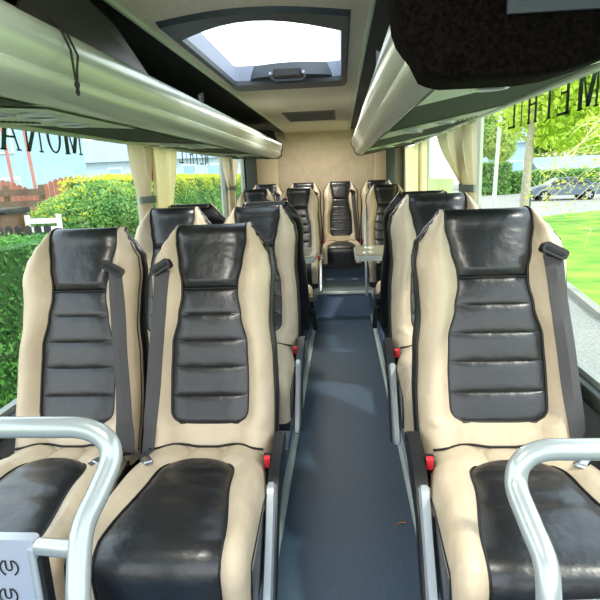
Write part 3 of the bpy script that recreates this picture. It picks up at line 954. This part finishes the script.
g = MB().tube(bez([(.74, .98, .888), (.60, .98, .888), (.45, .98, .888), (.375, .98, .885), (.335, .972, .865), (.322, .955, .825), (.328, .89, .79), (.336, .83, .755), (.334, .80, .70), (.333, .79, .60), (.333, .785, .20)]), .021, 16)
rr_ = g.build('grab_rail', M['rail']); tag(rr_, 'bent pearl-silver grab rail in front of the large single seat by the lawn', 'grab rail', 'front grab rails')
MB().cyl((.34, .80, .685), (.74, .83, .685), .016).build('rail_stub', M['rail'], rr_)

# ------------------------------------------------------------------ outdoors
GZ = -.80
struct(MB().add([(-80, -40, GZ), (-1.8, -40, GZ), (-1.8, 120, GZ), (-80, 120, GZ)], [(0, 1, 2, 3)]).build('ground_garden', M['earth'], smooth=False))
struct(MB().add([(-1.8, -40, GZ), (3.6, -40, GZ), (3.75, 8, GZ), (4.6, 14, GZ), (7.5, 24.0, GZ), (10, 120, GZ), (-1.8, 120, GZ)], [(0, 1, 2, 3, 4, 5, 6)]).build('ground_asphalt', M['asphalt'], smooth=False))
struct(MB().add([(3.6, -40, GZ + .05), (60, -40, GZ + .05), (60, 16, GZ + .05), (13, 27.5, GZ + .05), (7.6, 24.0, GZ + .05), (4.7, 14, GZ + .05), (3.8, 8, GZ + .05)], [(0, 1, 2, 3, 4, 5, 6)]).build('ground_lawn', M['lawn'], smooth=False))
struct(MB().add([(7.5, 24, GZ + .01), (13, 27.5, GZ + .01), (60, 16, GZ + .01), (120, 10, GZ + .01), (120, 140, GZ + .01), (8, 140, GZ + .01)], [(0, 1, 2, 3, 4, 5)]).build('ground_road', M['road'], smooth=False))
struct(MB().loft([[(x - .07, y, GZ), (x - .07, y, GZ + .1), (x + .07, y, GZ + .1), (x + .07, y, GZ)] for x, y in ((3.6, -20), (3.78, 8), (4.68, 14), (7.55, 24))]).build('ground_kerb', M['kerb'], smooth=False))

def leaves(mb, pts, size, rnd, jit=.3):
    for p, nrm in pts:
        s = size * rnd.uniform(.6, 1.3)
        a = Vector((rnd.gauss(0, 1), rnd.gauss(0, 1), rnd.gauss(0, 1))).normalized()
        n = (Vector(nrm) * .8 + Vector((rnd.gauss(0, 1), rnd.gauss(0, 1), rnd.gauss(0, 1))) * .6).normalized()
        u = (a - n * a.dot(n))
        if u.length < 1e-3: continue
        u.normalize(); v = n.cross(u)
        c = Vector(p)
        mb.add([c - u * s, c - v * s * .5, c + u * s, c + v * s * .5], [(0, 1, 2, 3)])
def hedge(name, x0, x1, y0, y1, z0, z1, n, size, m, label, seed, yellow=None, bump=.08, rnd_ends=.3, cat='hedge'):
    rnd = random.Random(seed)
    root = empty(name, ((x0 + x1) / 2, (y0 + y1) / 2, z0)); tag(root, label, cat)
    o = Vector(root.location)
    core = MB()
    d = size * .6
    core.rbox(x0 + d - o.x, x1 - d - o.x, y0 + d - o.y, y1 - d - o.y, 0, z1 - z0 - d, min(rnd_ends, (x1 - x0) * .4, (y1 - y0) * .4), 4, axis='z')
    core.build('stem_core', M['hedgecore'], root)
    ax, ay, az = (y1 - y0) * (z1 - z0), (x1 - x0) * (z1 - z0), (x1 - x0) * (y1 - y0)
    tot = 2 * ax + 2 * ay + az
    pts = []; top = []
    for _ in range(n):
        r = rnd.uniform(0, tot); yv = rnd.uniform(y0, y1); xv = rnd.uniform(x0, x1); zv = rnd.uniform(z0, z1)
        wob = bump * (math.sin(yv * 2.1 + zv * 3) + math.sin(yv * 5.3 - xv * 4 + zv * 2)) * .5 + rnd.gauss(0, size * .35)
        if r < ax: p, nn = (x0 + wob, yv, zv), (-1, 0, .3)
        elif r < 2 * ax: p, nn = (x1 + wob, yv, zv), (1, 0, .3)
        elif r < 2 * ax + ay: p, nn = (xv, y0 + wob, zv), (0, -1, .3)
        elif r < 2 * ax + 2 * ay: p, nn = (xv, y1 + wob, zv), (0, 1, .3)
        else: p, nn = (xv, yv, z1 + wob), (0, 0, 1)
        q = Vector(p)
        # round the ends
        if yellow and q.z > z1 - yellow * rnd.random() * 1.9: top.append((q - o, nn))  # leaf cards near the top go to the yellow leaf material
        else: pts.append((q - o, nn))
    mb = MB(); leaves(mb, pts, size, rnd); mb.build('foliage', m, root, smooth=False)
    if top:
        mb = MB(); leaves(mb, top, size, rnd); mb.build('yellow_leaves', M['leafyellow'], root, smooth=False)
    return root
hedge('garden_hedge', -5.4, -2.75, 1.5, 5.2, GZ, .93, 36000, .026, M['leafnear'], 'low clipped bright green hedge right outside the first window', 1, bump=.05)
hedge('garden_hedge', -6.1, -4.95, 11.6, 32, GZ, 1.50, 75000, .042, M['leaf'], 'long tall hedge with yellow top running past the windows', 2, yellow=.30, bump=.12)
def blob(name, parts, n, size, m, label, seed, cat='shrub', trunk=None, yellow=0):
    """foliage made of leaf cards over several overlapping ellipsoids"""
    rnd = random.Random(seed)
    root = empty(name, (parts[0][0], parts[0][1], GZ)); tag(root, label, cat)
    o = Vector(root.location)
    core = MB()
    pts = []; top = []
    vol = [p[3] * p[4] + p[4] * p[5] + p[3] * p[5] for p in parts]
    for (cx, cy, cz, rx, ry, rz), vv in zip(parts, vol):
        rows = []
        for i in range(9):
            th = PI * i / 8
            rows.append([(cx - o.x + .8 * rx * math.sin(th) * math.cos(2 * PI * k / 12), cy - o.y + .8 * ry * math.sin(th) * math.sin(2 * PI * k / 12), cz - o.z + .8 * rz * math.cos(th)) for k in range(13)])
        core.loft(rows)
        for _ in range(int(n * vv / sum(vol))):
            d = Vector((rnd.gauss(0, 1), rnd.gauss(0, 1), rnd.gauss(0, 1))).normalized()
            k = rnd.uniform(.84, 1.06) if trunk != 'open' else rnd.random() ** .35
            p = Vector((cx + d.x * rx * k, cy + d.y * ry * k, cz + d.z * rz * k)) - o
            (top if yellow and d.z > .45 and rnd.random() < yellow else pts).append((p, d))  # a share of the upper leaf cards goes to the yellow material
    if trunk != 'open': core.build('stem_core', M['hedgecore'], root)
    mb = MB(); leaves(mb, pts, size, rnd); mb.build('foliage', m, root, smooth=False)
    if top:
        mb = MB(); leaves(mb, top, size, rnd); mb.build('yellow_leaves', M['leafyellow'], root, smooth=False)
    return root
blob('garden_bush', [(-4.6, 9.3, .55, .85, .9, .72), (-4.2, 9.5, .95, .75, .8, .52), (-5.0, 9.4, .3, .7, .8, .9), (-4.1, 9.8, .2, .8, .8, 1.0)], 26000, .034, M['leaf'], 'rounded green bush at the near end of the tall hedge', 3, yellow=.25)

# fences, bin, house on the hedge side
def fence_pickets(name, pts, h, m, w, gap, label, scallop=0.0, rails=(0.25, 0.8), z0=GZ, cat='fence'):
    (xa, ya), (xb, yb) = pts
    L = math.hypot(xb - xa, yb - ya); n = int(L / (w + gap)); dx, dy = (xb - xa) / L, (yb - ya) / L
    root = empty(name, (xa, ya, z0), math.atan2(dy, dx)); tag(root, label, cat)
    g = MB()
    for i in range(n):
        u = i * (w + gap); hh = h + scallop * math.sin(PI * (i % 14) / 13)
        g.add([(u, -.01, 0), (u + w, -.01, 0), (u + w, -.01, hh - w * .3), (u + w / 2, -.01, hh), (u, -.01, hh - w * .3), (u, .012, 0), (u + w, .012, 0), (u + w, .012, hh - w * .3), (u + w / 2, .012, hh), (u, .012, hh - w * .3)],
              [(0, 1, 2, 3, 4), (9, 8, 7, 6, 5), (0, 5, 6, 1), (1, 6, 7, 2), (2, 7, 8, 3), (3, 8, 9, 4), (4, 9, 5, 0)])
    g.build('pickets', m, root, smooth=False)
    for r in rails:
        MB().box(0, L, .012, .05, h * r - .04, h * r + .04).build('rail', m, root, smooth=False)
    return root
fence_pickets('picket_fence', ((-6.2, 7.2), (-3.9, 7.2)), 1.70, M['darkfence'], .095, .045, 'dark weathered picket fence just beyond the low hedge')
fence_pickets('picket_fence', ((-12.6, 14.5), (-6.5, 14.5)), 2.15, M['redfence'], .13, .02, 'reddish timber fence with wavy top in front of the pale blue house', scallop=.30)
rf = empty('rail_fence', (-9.4, 11.3, GZ)); tag(rf, 'brown horizontal rail fence beyond the bin', 'fence')
for z in (1.62, 1.86, 2.1): MB().box(0, 3.1, -.02, .02, z - .07, z + .07).build('rail', M['brownfence'], rf, smooth=False)
for x in (.2, 1.2, 2.2, 3.0): MB().box(x - .05, x + .05, .02, .10, 0, 2.25).build('post', M['brownfence'], rf, smooth=False)
bn = empty('wheelie_bin', (-5.35, 8.2, GZ)); tag(bn, 'brown wheelie bin behind the dark picket fence', 'bin')
MB().loft([[(-.22, -.25, .05), (.22, -.25, .05), (.22, .25, .05), (-.22, .25, .05)], [(-.27, -.30, 1.82), (.27, -.30, 1.82), (.27, .30, 1.82), (-.27, .30, 1.82)]], closed=True, cap0=True, cap1=True).build('bin_body', M['bin'], bn, smooth=False)
MB().rbox(-.30, .30, -.34, .34, 1.82, 1.90, .03, axis='x').build('bin_lid', M['darkfence'], bn)
bt = empty('garden_bench', (-4.72, 8.3, GZ)); tag(bt, 'white slatted garden bench between the bin and the rounded bush', 'bench')
for k in range(4): MB().box(-.28, .28, -.02, .02, 1.25 + k * .13, 1.33 + k * .13).build('slat', M['white'], bt, smooth=False)
MB().box(-.28, .28, -.30, .0, 1.10, 1.15).build('bench_seat', M['white'], bt, smooth=False)
for x in (-.26, .26): MB().box(x - .03, x + .03, -.03, .03, 0, 1.78).build('leg', M['white'], bt, smooth=False)

def house(name, x0, x1, y0, y1, h, hr, label, wm, wins, ridge='x', z0=GZ):
    root = empty(name, ((x0 + x1) / 2, y0, z0)); tag(root, label, 'house')
    ox, oy = root.location.x, root.location.y
    MB().box(x0 - ox, x1 - ox, 0, y1 - y0, 0, h).build('wall', wm, root, smooth=False)
    e = .25
    if ridge == 'x':
        ym = (y1 - y0) / 2
        vs = [(x0 - ox - e, -e, h), (x1 - ox + e, -e, h), (x1 - ox + e, ym, h + hr), (x0 - ox - e, ym, h + hr), (x0 - ox - e, y1 - y0 + e, h), (x1 - ox + e, y1 - y0 + e, h)]
        MB().add(vs, [(0, 1, 2, 3), (3, 2, 5, 4), (0, 3, 4), (1, 5, 2), (0, 4, 5, 1)]).build('roof', M['roof'], root, smooth=False)
    else:
        xm = 0
        vs = [(x0 - ox - e, -e, h), (x1 - ox + e, -e, h), (xm, -e, h + hr), (x0 - ox - e, y1 - y0 + e, h), (x1 - ox + e, y1 - y0 + e, h), (xm, y1 - y0 + e, h + hr)]
        MB().add(vs, [(0, 1, 2), (3, 5, 4), (0, 2, 5, 3), (1, 4, 5, 2), (0, 3, 4, 1)]).build('roof', M['roof'], root, smooth=False)
    for (wx, wz, ww_, wh) in wins:
        f = MB().box(wx - ww_ / 2 - .08, wx + ww_ / 2 + .08, -.06, 0, wz - .08, wz + wh + .08).build('window', M['white'], root, smooth=False)
        MB().box(wx - ww_ / 2, wx + ww_ / 2, -.08, -.05, wz, wz + wh).build('pane', M['pane'], f, smooth=False)
    return root
house('neighbour_house', -21, -13.2, 26, 28, 6.2, 2.5, 'tall pale blue house behind the reddish fence', M['housewall'], [(.9, 3.9, .7, 1.2), (-1.6, 3.9, .8, 1.2), (1.0, 1.6, .8, 1.0)])
house('terrace_house', -22, -8.5, 40, 48, 3.75, 1.9, 'long low white house with pale roof and a row of blue windows', M['housewall2'], [(-1.4, 2.35, .9, .9), (.4, 2.35, .9, .9), (2.2, 2.35, .9, .9), (4.2, 2.35, .9, .9), (6.0, 2.35, .9, .9)])
house('distant_house', -10, 2, 62, 70, 4.6, 2.4, 'pale distant house seen over the far end of the tall hedge', M['housewall2'], [(-3, 3, 1, 1.2), (0, 3, 1, 1.2), (3, 3, 1, 1.2)])
for x, lab in ((-9.25, 'thin salmon-coloured pole leaning before the pale blue house'), (-8.62, 'second salmon-coloured pole, nearer the long white house')):
    p = MB().cyl((x + .12, 15, GZ), (x - .16, 15, 4.2), .045, 8).build('salmon_pole', M['terracotta']); tag(p, lab, 'pole')

# the lawn side: trees, pole, hedge, car, house
blob('street_tree', [(11.4, 44, 4.2, 1.7, 1.7, 2.0), (12.2, 44, 3.1, 1.2, 1.4, 1.3), (10.9, 44, 5.9, 1.6, 1.6, 1.6), (12.6, 44, 5.2, 1.2, 1.4, 1.6)], 15000, .17, M['leafpale'], 'pale green tree standing behind the far clipped hedge', 5, cat='tree', trunk='open')
hedge('clipped_hedge', 10.6, 14.0, 47, 50, GZ, 1.75, 3500, .16, M['leaf'], 'tall square clipped hedge across the road behind the white pole', 6, bump=.05)
hedge('clipped_hedge', 14.6, 24, 48, 50, GZ, .95, 4500, .16, M['leaf'], 'lower clipped hedge across the road behind the parked car', 7, bump=.05)
tr = empty('lime_tree', (6.45, 20, GZ)); tag(tr, 'tall lime-green tree with a slim pale leaning trunk on the lawn edge', 'tree')
MB().tube(bez([(0, 0, 0), (.03, 0, 1.2), (.10, 0, 2.8), (.22, 0, 4.6), (.3, 0, 6)], 4), [.17 - .004 * k for k in range(17)], 10).build('trunk', M['bark'], tr)
rnd = random.Random(11)
def crown(root, parts, n, size, m, seed, o):
    rnd = random.Random(seed); pts = []
    vol = [p[3] * p[4] * p[5] for p in parts]
    for (cx, cy, cz, rx, ry, rz), vv in zip(parts, vol):
        for _ in range(int(n * vv / sum(vol))):
            d = Vector((rnd.gauss(0, 1), rnd.gauss(0, 1), rnd.gauss(0, 1))).normalized(); k = rnd.random() ** .4
            pts.append((Vector((cx + d.x * rx * k, cy + d.y * ry * k, cz + d.z * rz * k)) - o, d))
    mb = MB(); leaves(mb, pts, size, rnd); return mb.build('foliage', m, root, smooth=False)
crown(tr, [(7.2, 20.5, 3.5, 1.7, 1.5, 1.3), (8.6, 20.5, 3.0, 1.7, 1.5, 1.2), (10.2, 21, 3.4, 1.8, 1.6, 1.5), (7.6, 20.5, 5.2, 2.6, 2, 1.6), (10.2, 20.5, 5.2, 2.6, 2, 1.8), (7.3, 20, 2.4, .9, .8, .5)], 15000, .14, M['leaflime'], 12, Vector((6.45, 20, GZ)))
# drooping bare-branched tree on the lawn
dt = empty('drooping_tree', (5.2, 8.6, GZ)); tag(dt, 'tree with drooping pale bare twigs hanging over the lawn', 'tree')
o = Vector((5.2, 8.6, GZ))
MB().tube(bez([(0, 0, 0), (-.05, 0, 1.2), (.05, 0, 2.4), (-.1, 0, 3.6)], 4), [.14 - .006 * k for k in range(13)], 10).build('trunk', M['bark'], dt)
br = MB(); rnd = random.Random(21); tips = []
for k in range(30):
    st = Vector((rnd.uniform(-.25, .1), rnd.uniform(-.2, .2), rnd.uniform(1.9, 3.1)))
    sx = rnd.uniform(-1.9, -.6); sy = rnd.uniform(-1.0, 1.0)
    mid = st + Vector((sx * .5, sy * .5, rnd.uniform(-.1, .35)))
    end = st + Vector((sx, sy, rnd.uniform(-.9, .1)))
    p = bez([st, mid, end, end + Vector((rnd.uniform(-.25, .25), rnd.uniform(-.2, .2), rnd.uniform(-.35, .05)))], 5)
    br.tube(p, [.010 * (1 - .8 * i / (len(p) - 1)) for i in range(len(p))], 5)
    for q in p[6:]:
        if rnd.random() < .45:
            e = q + Vector((rnd.uniform(-.3, .2), rnd.uniform(-.2, .2), rnd.uniform(-.28, .12)))
            br.tube([q, (q + e) / 2 + Vector((0, 0, .03)), e], [.005, .004, .002], 4); tips.append(e)
br.build('branches', M['twig'], dt)
mb = MB(); leaves(mb, [(t + Vector((rnd.gauss(0, .08), rnd.gauss(0, .08), rnd.gauss(0, .06))), (0, 0, 1)) for t in tips for _ in range(4)], .035, rnd); mb.build('foliage', M['leafyellow'], dt, smooth=False)

pl = empty('lamp_post', (6.75, 25, GZ)); tag(pl, 'slim white lamp post standing before the square clipped hedge', 'lamp post')
MB().tube([(0, 0, 0), (.05, 0, 2.0), (.15, 0, 4.6), (.2, 0, 7)], [.10, .085, .07, .06], 10).build('pole', M['pole'], pl)
MB().rbox(.1, .8, -.08, .08, 6.95, 7.08, .04, axis='x').build('lamp_head', M['pole'], pl)
gp = MB().rbox(8.75, 9.05, 27.0, 27.3, GZ, GZ + 1.0, .05, axis='z'); gp.rbox(8.72, 9.08, 26.97, 27.33, GZ + 1.0, GZ + 1.07, .05, axis='z')
tag(gp.build('bollard', M['post']), 'dark green bollard at the foot of the pale leaning trunk', 'bollard')
house('roadside_house', 14.2, 19.0, 58, 66, 4.6, 2.2, 'pale blue house between the white pole and the lime tree', M['housewall'], [(-.6, 3.4, .8, .9), (1.2, 1.6, 1.2, 1.2)])
house('garage_house', 19.8, 34, 56, 64, 1.5, 1.6, 'low grey-roofed building behind the parked car', M['housewall2'], [(-3, .5, 1.4, .7), (1, .5, 1.4, .7)])
blob('street_tree', [(24, 72, 6, 7, 3, 4), (33, 72, 6, 6, 3, 5), (15, 74, 8, 4, 3, 3)], 4200, .45, M['leaflime'], 'broad yellow-green trees filling the sky behind the low grey roof', 15, cat='tree')

# parked car
car = empty('parked_car', (14.4, 37.2, GZ), math.radians(-4)); tag(car, 'blue-grey car parked across the road by the low hedge', 'car')
body = [(-2.15, .35), (-2.18, .62), (-2.05, .82), (-1.15, .98), (-.45, 1.42), (.75, 1.46), (1.55, 1.10), (2.12, 1.02), (2.2, .62), (2.12, .34)]
g = MB()
def hw(z): return .86 if z < 1.0 else .86 - (z - 1.0) * .45
A = [(x, -hw(z), z) for x, z in body]; B = [(x, hw(z), z) for x, z in body]; k = len(body)
g.add(A + B, [tuple(range(k)), tuple(reversed(range(k, 2 * k)))] + [(i, k + i, k + (i + 1) % k, (i + 1) % k) for i in range(k)])
g.build('car_body', M['carpaint'], car, angle=35)
for pts in ([(-1.0, 1.0), (-.45, 1.36), (.08, 1.39), (.08, 1.0)], [(.16, 1.0), (.16, 1.39), (.72, 1.40), (1.38, 1.08), (1.3, 1.0)]):
    for sy in (-1, 1):
        MB().add([(x, sy * (hw(z) + .006), z) for x, z in pts], [tuple(range(len(pts)))]).build('side_window', M['carglass'], car, smooth=False)
MB().add([(-1.12, -.78, 1.0), (-1.12, .78, 1.0), (-.48, .62, 1.42), (-.48, -.62, 1.42)], [(0, 1, 2, 3)]).build('windscreen', M['carglass'], car, smooth=False)
for x in (-1.32, 1.35):
    for sy in (-1, 1):
        w_ = MB().cyl((x, sy * .70, .33), (x, sy * .90, .33), .33, 24).build('wheel', M['tyre'], car)
        hb = MB().disc((x, sy * .905, .33), .06, 'y')
        for a in range(6):
            t = a * PI / 3
            hb.add([(x + .05 * math.cos(t + 1.2), sy * .905, .33 + .05 * math.sin(t + 1.2)), (x + .05 * math.cos(t - 1.2), sy * .905, .33 + .05 * math.sin(t - 1.2)), (x + .22 * math.cos(t - .16), sy * .905, .33 + .22 * math.sin(t - .16)), (x + .22 * math.cos(t + .16), sy * .905, .33 + .22 * math.sin(t + .16))], [(0, 1, 2, 3)])
        hb.build('hub', M['chrome'], w_, smooth=False)
MB().rbox(-2.2, -2.0, -.75, -.45, .62, .76, .03, axis='y').build('headlamp', M['white'], car)

# ------------------------------------------------------------------ light
wd = bpy.data.worlds.new('world'); scn.world = wd; wd.use_nodes = True
nt = wd.node_tree; bg = nt.nodes['Background']
tc = nt.nodes.new('ShaderNodeTexCoord'); sep = nt.nodes.new('ShaderNodeSeparateXYZ'); rp = nt.nodes.new('ShaderNodeValToRGB')
nt.links.new(tc.outputs['Generated'], sep.inputs[0]); nt.links.new(sep.outputs['Z'], rp.inputs['Fac'])
rp.color_ramp.elements[0].position = 0.0; rp.color_ramp.elements[0].color = (1.0, 1.0, .97, 1)
rp.color_ramp.elements[1].position = 0.6; rp.color_ramp.elements[1].color = (.72, .86, 1.0, 1)
nt.links.new(rp.outputs['Color'], bg.inputs['Color'])
bg.inputs['Strength'].default_value = 2.2
sd = bpy.data.lights.new('sun', 'SUN'); sd.energy = 2.2; sd.angle = math.radians(3); sd.color = (1, .95, .82)
so = bpy.data.objects.new('sun', sd); COL.objects.link(so)
so.rotation_euler = Vector((-.45, .35, -.75)).to_track_quat('-Z', 'Y').to_euler()
# added fill lights under the ceiling to brighten the interior, not coach fittings
for y in (.6, 4.2, 6.3):
    ad = bpy.data.lights.new('aisle_fill', 'AREA'); ad.energy = 9; ad.size = .3; ad.color = (1, .95, .86)
    ao = bpy.data.objects.new('aisle_fill', ad); COL.objects.link(ao); ao.location = (-.28, y, 1.92)

scn.view_settings.view_transform = 'Standard'
scn.view_settings.look = 'None'
scn.view_settings.exposure = 0.45
scn.view_settings.gamma = 1.0
scn.cycles.max_bounces = 10
scn.cycles.diffuse_bounces = 6
scn.cycles.transparent_max_bounces = 16
